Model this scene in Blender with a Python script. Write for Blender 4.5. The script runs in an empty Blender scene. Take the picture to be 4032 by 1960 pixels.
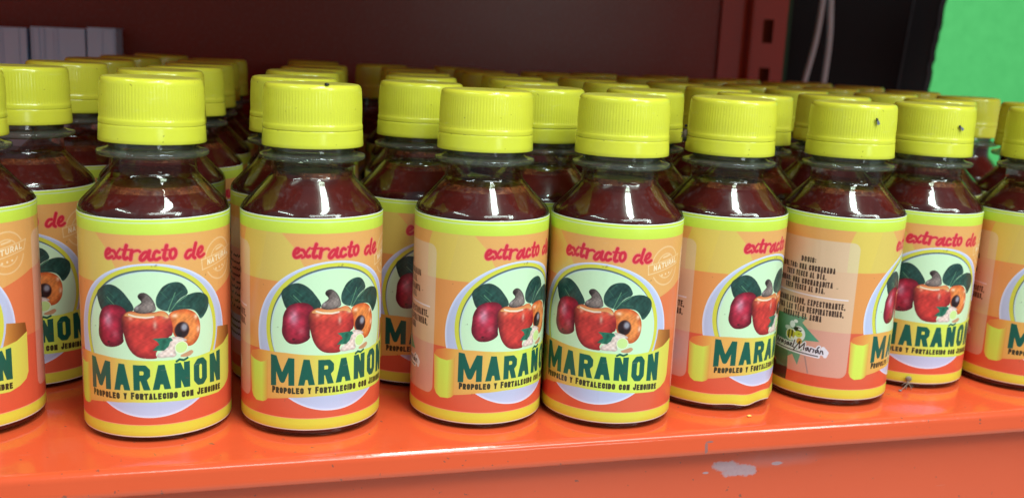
import bpy, math, random
import numpy as np
from mathutils import Matrix, Vector

random.seed(7)
SC = bpy.context.scene
COL = SC.collection
MM = .001

# ---------------------------------------------------------------- camera
YAW = 0.28337            # shelf runs obliquely to the view
PITCH, ROLL = 0.199364, -0.047523
def rot_shelf(v):
    c, s = math.cos(-YAW), math.sin(-YAW)
    return Vector((v[0] * c - v[1] * s, v[0] * s + v[1] * c, v[2]))
_fw = (0, math.cos(PITCH), -math.sin(PITCH)); _dn = (0, -math.sin(PITCH), -math.cos(PITCH))
_c, _s = math.cos(ROLL), math.sin(ROLL)
_r2 = [_c * a + _s * b for a, b in zip((1, 0, 0), _dn)]
_d2 = [-_s * a + _c * b for a, b in zip((1, 0, 0), _dn)]
X, D, F = rot_shelf(_r2), rot_shelf(_d2), rot_shelf(_fw)
cam_d = bpy.data.cameras.new('camera')
cam = bpy.data.objects.new('camera', cam_d); COL.objects.link(cam)
cam.matrix_world = Matrix(((X[0], -D[0], -F[0], -.09225), (X[1], -D[1], -F[1], -.31678), (X[2], -D[2], -F[2], .136856), (0, 0, 0, 1)))
cam_d.sensor_width = 36; cam_d.lens = 35.045; cam_d.sensor_fit = 'HORIZONTAL'
cam_d.clip_start = .01; cam_d.clip_end = 60
cam_d.dof.use_dof = True; cam_d.dof.focus_distance = .36; cam_d.dof.aperture_fstop = 13
SC.camera = cam

# ---------------------------------------------------------------- shop light: dim ambient plus ceiling fluorescents
world = bpy.data.worlds.new('World'); SC.world = world; world.use_nodes = True
bg = world.node_tree.nodes['Background']
bg.inputs[0].default_value = (.76, .92, 1.0, 1); bg.inputs[1].default_value = .23
def area(name, loc, target, sx, sy, power, col=(.87, 1, .96)):
    d = bpy.data.lights.new(name, 'AREA'); d.shape = 'RECTANGLE'; d.size = sx; d.size_y = sy
    d.energy = power; d.color = col
    o = bpy.data.objects.new(name, d); COL.objects.link(o)
    o.location = loc
    o.rotation_euler = (Vector(target) - Vector(loc)).to_track_quat('-Z', 'Y').to_euler()
    return o
area('fluorescent_lamp', (.30, -.62, 1.60), (.30, -.62, 0), .22, 1.3, 25)
area('fluorescent_lamp', (-1.35, -.85, 1.60), (-1.35, -.85, 0), .16, 1.3, 12)
area('fluorescent_lamp', (.7, -2.1, 1.95), (0, 0, .05), 2.4, .7, 42)
area('fluorescent_lamp', (2.0, -2.4, 1.7), (1.6, .6, .05), .5, 1.3, 26)
area('fluorescent_lamp', (2.4, -7.0, .80), (0, .4, .15), 1.3, .5, 15)
SC.view_settings.view_transform = 'Standard'; SC.view_settings.look = 'None'
SC.view_settings.exposure = 0.26; SC.view_settings.gamma = 1
SC.cycles.use_denoising = True
SC.cycles.max_bounces = 14; SC.cycles.transparent_max_bounces = 24; SC.cycles.transmission_bounces = 10; SC.cycles.glossy_bounces = 5
SC.cycles.sample_clamp_indirect = 1.6; SC.cycles.blur_glossy = .6; SC.cycles.caustics_refractive = False; SC.cycles.caustics_reflective = False

# ---------------------------------------------------------------- node helpers
def new_mat(name):
    m = bpy.data.materials.new(name); m.use_nodes = True
    nt = m.node_tree
    return m, nt, nt.nodes['Principled BSDF'], nt.nodes['Material Output']
def nd(nt, t, **kw):
    n = nt.nodes.new(t)
    for k, v in kw.items():
        if k in n.inputs: n.inputs[k].default_value = v
        else: setattr(n, k, v)
    return n
def noise(nt, scale, detail=3, rough=.55, coord='Object', stretch=None):
    tc = nt.nodes.new('ShaderNodeTexCoord'); src = tc.outputs[coord]
    if stretch:
        mp = nt.nodes.new('ShaderNodeMapping'); mp.inputs['Scale'].default_value = stretch
        nt.links.new(src, mp.inputs[0]); src = mp.outputs[0]
    n = nd(nt, 'ShaderNodeTexNoise', Scale=scale, Detail=detail, Roughness=rough)
    nt.links.new(src, n.inputs['Vector']); return n.outputs['Fac']
def ramp(nt, src, stops):
    r = nt.nodes.new('ShaderNodeValToRGB'); e = r.color_ramp.elements
    while len(e) < len(stops): e.new(.5)
    for el, (p, c) in zip(e, stops):
        el.position = p; el.color = (*c, 1) if len(c) == 3 else c
    nt.links.new(src, r.inputs[0]); return r.outputs[0]
def math_n(nt, op, a, b=None):
    m = nt.nodes.new('ShaderNodeMath'); m.operation = op
    for i, v in enumerate((a, b)):
        if v is None: continue
        if isinstance(v, (int, float)): m.inputs[i].default_value = v
        else: nt.links.new(v, m.inputs[i])
    return m.outputs[0]
def mixc(nt, fac, a, b, mode='MIX'):
    m = nt.nodes.new('ShaderNodeMix'); m.data_type = 'RGBA'; m.blend_type = mode
    for sock, v in ((m.inputs[0], fac), (m.inputs[6], a), (m.inputs[7], b)):
        if isinstance(v, (int, float)): sock.default_value = v
        elif isinstance(v, tuple): sock.default_value = (*v, 1)
        else: nt.links.new(v, sock)
    return m.outputs[2]
def bump(nt, h, strength, dist, bsdf):
    b = nd(nt, 'ShaderNodeBump', Strength=strength, Distance=dist)
    nt.links.new(h, b.inputs['Height']); nt.links.new(b.outputs[0], bsdf.inputs['Normal']); return b

# ---------------------------------------------------------------- mesh helpers (millimetres in, metres out)
def link(name, me, mat, parent=None, loc=None):
    o = bpy.data.objects.new(name, me); COL.objects.link(o)
    if mat and not me.materials: me.materials.append(mat)
    if parent: o.parent = parent
    if loc: o.location = [c * MM for c in loc]
    return o
def mesh(name, verts, faces, sharp=None, smooth=True):
    me = bpy.data.meshes.new(name)
    me.from_pydata((np.asarray(verts, float) * MM).tolist(), [], [list(map(int, f)) for f in faces])
    me.validate()
    if smooth: me.polygons.foreach_set('use_smooth', [True] * len(me.polygons))
    if sharp: me.set_sharp_from_angle(angle=math.radians(sharp))
    me.update(); return me
def lathe(name, prof, seg=64, sharp=None, mod=None):
    """prof: (r, z[, ridge amplitude]) from bottom to top, outward normals"""
    V, Fc, rows = [], [], []
    a = np.arange(seg) / seg * 2 * math.pi
    for p in prof:
        r, z = p[0], p[1]; amp = p[2] if len(p) > 2 else 0
        if r < 1e-6: rows.append([len(V)]); V.append((0, 0, z)); continue
        rr = r + (amp * mod(np.arange(seg)) if amp and mod else 0 * a)
        rows.append(list(range(len(V), len(V) + seg)))
        V += list(zip(rr * np.sin(a), -rr * np.cos(a), 0 * a + z))
    for A, B in zip(rows[:-1], rows[1:]):
        if len(A) == 1 and len(B) == 1: continue
        for i in range(seg):
            j = (i + 1) % seg
            if len(A) == 1: Fc.append((A[0], B[j], B[i]))
            elif len(B) == 1: Fc.append((A[i], A[j], B[0]))
            else: Fc.append((A[i], A[j], B[j], B[i]))
    return mesh(name, V, Fc, sharp)
def boxes(name, L, bevel=0):
    """several boxes (x0,x1,y0,y1,z0,z1) of ONE part"""
    V, Fc = [], []
    for x0, x1, y0, y1, z0, z1 in L:
        n = len(V)
        V += [(x0, y0, z0), (x1, y0, z0), (x1, y1, z0), (x0, y1, z0), (x0, y0, z1), (x1, y0, z1), (x1, y1, z1), (x0, y1, z1)]
        Fc += [tuple(n + k for k in f) for f in ((0, 3, 2, 1), (4, 5, 6, 7), (0, 1, 5, 4), (1, 2, 6, 5), (2, 3, 7, 6), (3, 0, 4, 7))]
    return mesh(name, V, Fc, smooth=False)
def bevelled(o, w, seg=2):
    m = o.modifiers.new('bevel', 'BEVEL'); m.width = w * MM; m.segments = seg; m.limit_method = 'ANGLE'
def extrude_x(name, prof, x0, x1, n=1, closed=False, sharp=None):
    xs = np.linspace(x0, x1, n + 1); k = len(prof)
    V = [(x, y, z) for x in xs for y, z in prof]; Fc = []
    for i in range(n):
        for j in range(k if closed else k - 1):
            jj = (j + 1) % k
            Fc.append((i * k + j, (i + 1) * k + j, (i + 1) * k + jj, i * k + jj))
    if closed:
        Fc.append(tuple(range(k))); Fc.append(tuple(n * k + j for j in range(k))[::-1])
    return mesh(name, V, Fc, sharp)
def tube(name, pts, rad, seg=10):
    P = [Vector(p) for p in pts]; V, Fc = [], []
    for i, p in enumerate(P):
        t = (P[min(i + 1, len(P) - 1)] - P[max(i - 1, 0)]).normalized()
        u = t.orthogonal().normalized(); w = t.cross(u)
        r = rad[i] if hasattr(rad, '__len__') else rad
        for k in range(seg):
            a = 2 * math.pi * k / seg
            V.append(tuple(p + (u * math.cos(a) + w * math.sin(a)) * r))
    for i in range(len(P) - 1):
        for k in range(seg):
            kk = (k + 1) % seg
            Fc.append((i * seg + k, i * seg + kk, (i + 1) * seg + kk, (i + 1) * seg + k))
    Fc.append(tuple(range(seg))[::-1]); Fc.append(tuple((len(P) - 1) * seg + k for k in range(seg)))
    return mesh(name, V, Fc)
def tag(o, label=None, cat=None, group=None, kind=None):
    if label: o['label'] = label
    if cat: o['category'] = cat
    if group: o['group'] = group
    if kind: o['kind'] = kind
    return o
def empty(name, loc, rz=0):
    o = bpy.data.objects.new(name, None); COL.objects.link(o); o.empty_display_size = .01
    o.location = [c * MM for c in loc]; o.rotation_euler = (0, 0, rz); return o

# ---------------------------------------------------------------- the printed label
ART = {"leafL": [[-18.8, 50.5], [-17.7, 52.4], [-14.2, 54.4], [-11.4, 54.3], [-8.6, 52.5], [-6.6, 49.9], [-5.2, 47.8], [-4.8, 46.0], [-7.8, 44.4], [-14.9, 44.0], [-17.0, 45.3], [-18.0, 47.7]], "leafM": [[2.2, 47.0], [1.9, 49.8], [2.9, 52.1], [4.2, 54.0], [6.2, 55.1], [8.6, 55.4], [10.5, 54.7], [12.0, 52.9], [12.7, 50.7], [10.1, 49.8], [8.1, 47.9], [6.5, 45.5], [4.4, 45.7]], "leafR": [[5.5, 45.1], [8.4, 48.1], [10.8, 50.0], [14.0, 50.9], [16.7, 50.8], [19.3, 49.6], [20.6, 47.7], [20.4, 44.9], [18.7, 42.5], [16.9, 41.1], [16.0, 43.4], [14.1, 45.3], [10.4, 45.8], [6.9, 45.2]], "veinL": [[-14.3, 50.0], [-11.6, 47.5]], "veinM": [[5.8, 45.8], [8.2, 51.7]], "veinR": [[6.5, 45.5], [8.5, 48.0], [12.2, 50.2]], "fruitL": [[-16.5, 45.8], [-14.3, 47.2], [-11.6, 47.7], [-9.3, 47.4], [-7.8, 46.2], [-7.3, 45.2], [-8.4, 42.8], [-8.6, 39.8], [-8.8, 36.4], [-8.5, 35.4], [-9.5, 34.2], [-11.5, 33.2], [-13.7, 32.8], [-15.9, 33.0], [-17.5, 34.5], [-18.5, 36.7], [-18.1, 40.2], [-18.0, 42.8]], "fruitC": [[-9.0, 43.4], [-8.3, 44.8], [-6.7, 45.7], [-5.1, 45.8], [-1.7, 45.2], [1.6, 45.4], [3.7, 46.0], [5.5, 45.1], [6.7, 42.6], [7.2, 40.1], [7.1, 37.1], [5.7, 36.7], [5.4, 35.2], [3.8, 33.6], [2.1, 32.3], [1.5, 30.7], [2.3, 29.5], [-0.6, 29.4], [-3.7, 29.8], [-5.7, 31.1], [-7.3, 33.4], [-8.1, 35.8], [-8.8, 39.0], [-9.3, 41.5]], "rimC": [[-8.5, 44.1], [-6.7, 45.5], [-5.1, 45.4], [-1.6, 44.9], [1.6, 45.1], [3.9, 45.9], [5.5, 44.7], [6.0, 42.9], [4.1, 44.1], [1.7, 44.2], [-1.5, 43.4], [-4.6, 43.5], [-6.6, 43.9]], "fruitR": [[5.9, 44.4], [7.2, 45.4], [9.7, 45.8], [12.6, 45.5], [15.0, 44.0], [16.5, 41.5], [16.9, 38.6], [16.4, 35.3], [14.6, 33.1], [12.4, 32.5], [10.5, 33.6], [7.4, 36.8], [6.9, 40.0], [6.5, 42.6]], "nut": [[-3.5, 50.2], [-3.7, 51.1], [-2.9, 52.0], [-1.4, 52.2], [0.1, 51.1], [1.3, 49.4], [2.0, 47.3], [2.1, 45.9], [-0.2, 45.1], [-3.1, 45.0], [-5.1, 45.6], [-4.8, 47.1], [-3.3, 48.1], [-2.4, 48.8], [-2.7, 49.5]], "gleaf": [[0.7, 36.4], [3.6, 36.5], [6.4, 36.4], [7.2, 35.5], [6.2, 34.9], [5.7, 33.4], [4.2, 32.1], [0.6, 32.3], [2.0, 33.8], [2.8, 34.2], [2.2, 35.3]], "ging": [[6.4, 36.4], [7.4, 36.7], [9.6, 36.3], [11.7, 35.2], [11.9, 34.5], [10.4, 34.7], [8.7, 33.9], [7.9, 32.8], [7.8, 31.3], [8.4, 30.2], [7.2, 29.4], [5.8, 29.7], [4.0, 29.5], [2.2, 29.7], [1.8, 30.4], [2.8, 31.6], [4.9, 32.7], [6.1, 33.8], [6.1, 35.2]], "gbit": [[11.5, 30.6], [13.3, 31.3], [14.3, 30.4], [12.7, 29.1], [10.1, 29.1], [9.2, 29.8]], "pts": [[10.2, 38.7], [11.0, 39.6], [-14.5, 42.2], [-10.9, 37.4], [-14.6, 34.5], [9.9, 32.6], [7.9, 43.8], [4.5, 43.4], [1.5, 40.7], [15.1, 42.7], [-4.1, 47.4], [0.3, 48.2], [-2.4, 50.4]], "x0": [[-13.9, 64.3], [-12.7, 65.0], [-12.3, 66.0], [-13.0, 66.4], [-13.8, 65.7], [-14.3, 64.4], [-14.0, 63.3], [-13.1, 63.1], [-11.7, 63.9]], "x1": [[-11.6, 65.8], [-10.9, 65.7], [-10.4, 64.4], [-9.6, 63.4], [-8.9, 63.8]], "x2": [[-8.9, 66.5], [-9.8, 65.4], [-10.6, 63.5], [-11.4, 63.1]], "x3": [[-6.75, 67.8], [-7.45, 65.5], [-7.85, 64.0], [-7.45, 63.2], [-6.55, 63.7]], "x4": [[-8.25, 66.3], [-5.75, 66.4]], "x5": [[-5.05, 66.2], [-5.55, 63.2]], "x6": [[-5.3500000000000005, 64.9], [-4.45, 66.0], [-2.95, 66.3], [-2.4499999999999997, 65.8]], "x7": [[0.1, 65.7], [-1.1, 65.7], [-2.3, 64.3], [-2.5, 63.2], [-1.7, 62.9], [-0.7, 63.9], [0.2, 65.6]], "x8": [[0.5, 66.1], [0.0, 64.0], [0.4, 63.1], [1.2, 63.3]], "x9": [[3.4, 65.6], [2.5, 66.1], [1.7, 64.9], [1.6, 63.7], [2.4, 63.0], [3.6, 63.7]], "x10": [[5.8, 67.7], [5.1, 65.2], [4.8, 63.8], [5.2, 63.0], [5.9, 63.3]], "x11": [[4.4, 66.3], [6.6, 66.2]], "x12": [[8.2, 66.4], [7.2, 66.2], [6.7, 64.8], [7.0, 63.4], [7.8, 63.2], [8.7, 64.3], [8.7, 65.8], [8.2, 66.4]], "x13": [[13.9, 65.5], [12.8, 65.5], [11.9, 64.2], [11.9, 63.2], [12.8, 62.8], [13.9, 63.9]], "x14": [[15.6, 67.6], [14.8, 64.8], [14.5, 63.3], [15.2, 62.7]], "x15": [[16.1, 63.8], [17.6, 64.4], [18.4, 65.6], [17.7, 66.3], [16.6, 65.4], [16.2, 63.8], [16.8, 62.8], [17.7, 62.8], [18.8, 63.5]], "cell": [[-19.1, 71.2], [-14.5, 66.9], [-10.9, 60.4]], "cell2": [[-35.1, 71.8], [-37.2, 66.0], [-36.2, 54.7]], "curl": [[-32.7, 26.4], [-30.0, 25.2], [-27.1, 25.0], [-25.2, 25.6], [-24.9, 28.1], [-22.4, 29.5], [-27.7, 29.2], [-31.4, 27.8], [-24.0, 12.4], [-26.2, 10.8], [-29.4, 10.6], [-31.4, 12.4]], "bantop": [[-24.9, 29.5], [-22.4, 29.5], [-17.1, 29.5], [-10.0, 29.2], [-2.3, 28.9], [4.9, 28.8]], "bantop2": [[-16.5, 29.7], [-6.8, 29.1], [4.5, 28.6], [15.4, 28.4], [22.6, 29.0], [28.5, 30.1], [33.0, 32.2]], "banbot2": [[-15.1, 13.7], [-5.8, 14.2], [5.4, 14.1], [16.6, 13.5], [24.8, 12.9], [28.6, 14.4], [32.6, 18.1], [33.0, 32.2]], "banbot1": [[-24.0, 12.1], [-16.5, 13.1], [-9.4, 14.1]], "fold": [[24.7, 37.1], [32.4, 35.7], [33.0, 32.2], [27.8, 30.0], [23.1, 29.1], [24.3, 33.8]], "Lx": [[-22.7, 22.9], [-13.7, 23.7], [-12.2, 23.3], [-7.2, 23.4], [-5.8, 23.7], [-0.3, 23.5], [0.5, 22.9], [6.3, 22.7], [7.8, 22.8], [12.6, 22.5], [14.3, 22.8], [19.3, 22.5], [20.6, 23.1], [26.1, 23.0]], "Ly": [[-22.3, 28.5], [-22.0, 17.3], [-10.2, 28.2], [-11.3, 19.0], [-3.5, 27.7], [-4.1, 18.8], [3.1, 27.1], [2.2, 18.6], [10.1, 27.2], [10.5, 18.4], [16.3, 27.2], [17.0, 18.0], [24.1, 28.4], [25.3, 17.4]], "Py": [[-19.9, 17.2], [-19.6, 14.6], [-6.0, 18.0], [-5.8, 15.2], [5.2, 17.2], [5.3, 15.0], [15.5, 17.1], [15.7, 14.5], [25.4, 16.4], [25.7, 13.9]], "Pw": [[-22.2, 15.3], [-10.4, 16.2], [-9.8, 16.3], [-7.6, 16.9], [-6.7, 15.9], [8.5, 16.1], [9.6, 16.1], [13.8, 16.1], [14.8, 16.1], [25.9, 15.0]], "stampband": [[17.8, 61.6], [34.7, 64.7], [33.1, 61.6], [18.1, 58.2]], "logo": [[-55.1, 26.5], [-53.1, 26.8], [-57.3, 25.3], [-54.0, 28.7], [-56.2, 30.8], [-52.1, 24.4], [-64.6, 21.2], [-56.5, 21.3], [-55.9, 20.2], [-52.4, 23.3], [-43.9, 21.6], [-64.3, 19.3], [-44.6, 19.1], [-56.6, 23.9]], "leafg": [[-65.8, 33.6], [-50.6, 34.2], [-52.5, 31.6], [-44.8, 25.1], [-50.4, 24.6], [-51.9, 18.4], [-52.9, 13.6], [-55.6, 17.7], [-57.7, 16.2], [-57.4, 11.7], [-63.6, 11.1], [-65.7, 18.2]], "stem": [[-49.9, 17.8], [-48.1, 11.3]]}
PX = 13.0
U0, V0, V1 = -78.85, 1.79, 76.57
LW, LH = int(2 * 78.85 * PX), int((V1 - V0) * PX)

GLYPH = {
 'A': [[(-.06, -.3), (.5, 1.12), (1.06, -.3)], [(.2, .27), (.8, .27)]],
 'B': [[(0, -.3), (0, 1.3)], [(0, 1), (.75, 1), (.95, .85), (.95, .65), (.75, .53), (0, .53)], [(.7, .53), (1, .4), (1, .15), (.75, 0), (0, 0)]],
 'C': [[(1, .7), (1, .82), (.7, 1), (.3, 1), (0, .82), (0, .18), (.3, 0), (.7, 0), (1, .18), (1, .3)]],
 'D': [[(0, -.3), (0, 1.3)], [(0, 1), (.65, 1), (1, .8), (1, .2), (.65, 0), (0, 0)]],
 'E': [[(0, -.3), (0, 1.3)], [(0, 1), (1, 1)], [(0, .52), (.85, .52)], [(0, 0), (1, 0)]],
 'F': [[(0, -.3), (0, 1.3)], [(0, 1), (1, 1)], [(0, .52), (.85, .52)]],
 'G': [[(1, .72), (1, .82), (.7, 1), (.3, 1), (0, .82), (0, .18), (.3, 0), (.7, 0), (1, .18), (1, .45), (.6, .45)]],
 'H': [[(0, -.3), (0, 1.3)], [(1, -.3), (1, 1.3)], [(0, .5), (1, .5)]],
 'I': [[(.5, -.3), (.5, 1.3)]],
 'J': [[(1, 1.3), (1, .18), (.7, 0), (.3, 0), (0, .18), (0, .3)]],
 'L': [[(0, -.3), (0, 1.3)], [(0, 0), (1, 0)]],
 'M': [[(0, -.3), (0, 1.3)], [(1, -.3), (1, 1.3)], [(0, 1.12), (.5, .12), (1, 1.12)]],
 'N': [[(0, -.3), (0, 1.3)], [(1, -.3), (1, 1.3)], [(.02, 1.1), (.98, -.1)]],
 'O': [[(.3, 0), (0, .16), (0, .84), (.3, 1), (.7, 1), (1, .84), (1, .16), (.7, 0), (.3, 0)]],
 'P': [[(0, -.3), (0, 1.3)], [(0, 1), (.75, 1), (1, .85), (1, .58), (.75, .43), (0, .43)]],
 'R': [[(0, -.3), (0, 1.3)], [(0, 1), (.75, 1), (1, .86), (1, .62), (.75, .48), (0, .48)], [(.62, .46), (1.06, -.3)]],
 'S': [[(1, .72), (1, .84), (.7, 1), (.3, 1), (0, .84), (0, .64), (1, .36), (1, .16), (.7, 0), (.3, 0), (0, .16), (0, .28)]],
 'T': [[(.5, -.3), (.5, 1.3)], [(-.2, 1), (1.2, 1)]],
 'U': [[(0, 1.3), (0, .16), (.3, 0), (.7, 0), (1, .16), (1, 1.3)]],
 'V': [[(-.06, 1.3), (.5, -.12), (1.06, 1.3)]],
 'X': [[(-.05, -.25), (1.05, 1.25)], [(-.05, 1.25), (1.05, -.25)]],
 'Y': [[(-.1, 1.3), (.5, .45), (1.1, 1.3)], [(.5, .5), (.5, -.3)]],
 ':': [[(.5, .2), (.5, .2)], [(.5, .75), (.5, .75)]],
 '.': [[(.3, 0.03), (.3, .03)]], ',': [[(.35, .03), (.2, -.12)]],
}

def paint_label():
    """flat print of the wrap-round label, drawn as shapes into a small RGB array (sRGB values)"""
    img = np.zeros((LH, LW, 3), np.float32)
    us = U0 + (np.arange(LW) + .5) / PX
    vs = V0 + (np.arange(LH) + .5) / PX
    rng = np.random.RandomState(4)

    def win(u0, u1, v0, v1):
        a, b = max(0, int((u0 - U0) * PX)), min(LW, int((u1 - U0) * PX) + 2)
        c, d = max(0, int((v0 - V0) * PX)), min(LH, int((v1 - V0) * PX) + 2)
        if b <= a or d <= c: return None
        return slice(c, d), slice(a, b), us[None, a:b], vs[c:d, None]

    def put(w, cov, col):
        a = np.clip(cov, 0, 1)[..., None]
        img[w[0], w[1]] = img[w[0], w[1]] * (1 - a) + np.asarray(col, np.float32) * a

    def hx(s): return np.array([int(s[i:i + 2], 16) / 255 for i in (0, 2, 4)], np.float32)

    def segdist(u, v, p, q):
        dx, dy = q[0] - p[0], q[1] - p[1]
        L = dx * dx + dy * dy + 1e-9
        t = np.clip(((u - p[0]) * dx + (v - p[1]) * dy) / L, 0, 1)
        return np.hypot(u - p[0] - t * dx, v - p[1] - t * dy)

    def stroke(pts, t, col, clip=None, al=1.):
        xs = [p[0] for p in pts]; ys = [p[1] for p in pts]
        w = win(min(xs) - t, max(xs) + t, min(ys) - t, max(ys) + t)
        if w is None: return
        d = None
        for p, q in zip(pts[:-1], pts[1:]):
            e = segdist(w[2], w[3], p, q)
            d = e if d is None else np.minimum(d, e)
        cov = np.clip((t / 2 - d) * PX + .5, 0, 1)
        if clip is not None:
            lo, hi = clip(w[2])
            cov = cov * np.clip((w[3] - lo) * PX + .5, 0, 1) * np.clip((hi - w[3]) * PX + .5, 0, 1)
        put(w, cov * al, hx(col) if isinstance(col, str) else col)

    def smooth(pts, n=2):
        P = np.array(pts, float)
        for _ in range(n):
            Q = np.roll(P, -1, 0)
            P = np.stack([P * .75 + Q * .25, P * .25 + Q * .75], 1).reshape(-1, 2)
        return P

    def sdf(w, P):
        u, v = w[2], w[3]
        ins = np.zeros((v.shape[0], u.shape[1]), bool); d = np.full(ins.shape, 1e3)
        for i in range(len(P)):
            p, q = P[i], P[(i + 1) % len(P)]
            d = np.minimum(d, segdist(u, v, p, q))
            if p[1] != q[1]:
                c = (p[1] > v) != (q[1] > v)
                x = p[0] + (v - p[1]) * (q[0] - p[0]) / (q[1] - p[1])
                ins ^= c & (u < x)
        return np.where(ins, d, -d)

    def poly(pts, col, sm=0, al=1., shade=None, soft=0.):
        P = smooth(pts, sm) if sm else np.array(pts, float)
        w = win(P[:, 0].min() - 1, P[:, 0].max() + 1, P[:, 1].min() - 1, P[:, 1].max() + 1)
        if w is None: return
        s = sdf(w, P)
        c = hx(col) if isinstance(col, str) else np.asarray(col)
        if shade is not None: c = shade(w[2] + 0 * w[3], w[3] + 0 * w[2], s, c)
        cov = np.clip(s * PX + .5, 0, 1) if not soft else np.clip(s / soft, 0, 1)
        put(w, cov * al, c)

    def ell(cu, cv, ru, rv, col, al=1., soft=0., shade=None):
        w = win(cu - ru - 1, cu + ru + 1, cv - rv - 1, cv + rv + 1)
        if w is None: return
        k = np.hypot((w[2] - cu) / ru, (w[3] - cv) / rv)
        s = (1 - k) * min(ru, rv)
        cov = np.clip(s * PX + .5, 0, 1) if not soft else np.clip(s / soft, 0, 1)
        c = hx(col) if isinstance(col, str) else col
        if shade is not None: c = shade(w[2] + 0 * w[3], w[3] + 0 * w[2], s, c)
        put(w, cov * al, c)

    def text(s, u, base, h, wd, t, col, gap=.28, fit=None, small=None, warp=None):
        """condensed capitals; small = scale of the letters after the first of a word"""
        adv = []
        first = True
        for ch in s:
            k = 1. if (small is None or first) else small
            first = ch == ' '
            g = {'I': .35, '.': .3, ',': .3, ':': .3, 'M': 1.25}.get(ch, 1.) * wd
            adv.append((ch, k, g if ch != ' ' else wd * .55))
        tot = sum(a[2] + gap for a in adv) - gap
        sc = 1. if fit is None else fit / tot
        x = u
        for ch, k, g in adv:
            g2 = g * sc
            if ch != ' ':
                acc = {'Ñ': 'N', 'Í': 'I', 'Á': 'A'}.get(ch, ch)
                hh = h * k
                for pl in GLYPH.get(acc, []):
                    pts = [(x + t / 2 + (g2 - t) * a, base + t / 2 + (hh - t) * b) for a, b in pl]
                    stroke(pts, t, col, clip=lambda uu, hh=hh: (base - (.5 if ch == ',' else 0), base + hh))
                if ch == 'Í': stroke([(x + g2 * .4, base + hh + .15), (x + g2 * .9, base + hh + .5)], t * .8, col)
            x += g2 + gap * sc
    # ------------------------------------------------ background zones
    img[:] = hx('ecab5e')
    poly([(-80, 1), (80, 1), (80, 31), (30, 31), (-80, 29.8)], 'e4603f')
    poly([(-80, 29.8), (-20, 29.8), (-20, 54.6), (-80, 54.6)], 'ec9a50')
    poly([(-37.2, 54.6), (-8, 54.6), (-10.9, 60.4), (-14.5, 66.9), (-19.1, 72), (-35.1, 72), (-37.2, 66)], 'e4c45a')
    poly([(-37.2, 54.6), (-28, 54.6), (-24, 72), (-35.1, 72), (-37.2, 66)], 'eaca50', al=.5)
    poly([(20, 48), (36.6, 53.6), (81, 58), (81, 31), (20, 31)], 'ea7c4a')
    poly([(40, 72), (48, 54.6), (81, 54.6), (81, 72)], 'e8b650')
    # ------------------------------------------------ pale dose panel behind the left of the banner
    def rrect(u0, u1, v0, v1, r):
        a = np.linspace(0, math.pi / 2, 7); P = []
        for cx, cy, s in ((u1 - r, v1 - r, 0), (u0 + r, v1 - r, 1), (u0 + r, v0 + r, 2), (u1 - r, v0 + r, 3)):
            P += [(cx + r * math.cos(x + s * math.pi / 2), cy + r * math.sin(x + s * math.pi / 2)) for x in a]
        return P
    poly(rrect(-72.5, -33.0, 10.9, 66.6, 3), 'e6d0c2', al=.62)
    poly(rrect(38.0, 73, 10.9, 66.6, 3), 'f2cdc0', al=.52)
    poly([(46, 17), (71, 17), (71, 27.5), (46, 27.5)], 'd8d4ec')
    for r_ in range(9):
        for c_ in range(14):
            if rng.rand() < .8: stroke([(47 + c_ * 1.6, 51 - r_ * 2.6), (48 + c_ * 1.6, 51 - r_ * 2.6 + rng.rand() * .8)], .7, '4a2c24')
    for r_ in range(3):
        for c_ in range(13): stroke([(48 + c_ * 1.6, 24.5 - r_ * 2.6), (49 + c_ * 1.6, 24.9 - r_ * 2.6)], .7, '4a3c50')
    # logo ground: leaf shapes, then the lettering
    poly([(-66.2, 4), (-57.7, 4), (-57.4, 11.7), (-63.6, 12), (-66, 14)], '4a3028')
    poly(ART['leafg'], '6fa888', al=.95, shade=lambda u, v, s, c: c * (.86 + .16 * np.clip((u + 62) / 14, 0, 1))[..., None] + np.array([-.05, .03, -.06], np.float32) * np.clip((-60 - u) / 4, 0, 1)[..., None])
    poly([(-52.5, 31.6), (-44.8, 25.1), (-50.4, 24.6)], '57a07c')
    poly([(-66, 14), (-57.7, 11.5), (-57.7, 18), (-62, 20), (-66, 19)], '5f7a5a')
    stroke(ART['stem'], .55, 'b0908a')
    D = '4c3428'
    text('DOSIS:', -55.9, 56.8, 2.2, 1.0, .5, D, fit=6.3)
    text('ADULTOS: UNA CUCHARADA', -66.2, 53.5, 2.3, 1.0, .5, D, fit=24.6)
    text('TRES VECES AL DÍA.', -62.9, 50.6, 2.3, 1.0, .5, D, fit=18.0)
    text('NIÑOS: UNA CUCHARADITA', -66.0, 47.6, 2.3, 1.0, .5, D, fit=24.0)
    text('TRES VECES AL DÍA.', -62.9, 44.9, 2.3, 1.0, .5, D, fit=18.0)
    poly([(-70, 43.5), (-35.4, 43.0), (-35.4, 43.5), (-70, 44.0)], 'f6e6ea')
    text('BRONCODILATADOR, EXPECTORANTE,', -70.0, 39.2, 2.5, 1.0, .52, D, fit=33.6)
    text('PURIFICA LAS VÍAS RESPIRATORIAS,', -70.0, 36.1, 2.5, 1.0, .52, D, fit=33.2)
    text('COMBATE EL ASMA', -62.5, 33.2, 2.5, 1.0, .52, D, fit=17.6)
    # logo: little bee over a slanted script on a white edge
    def halo(pts, t): stroke(pts, t, 'f4eef8')
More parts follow.
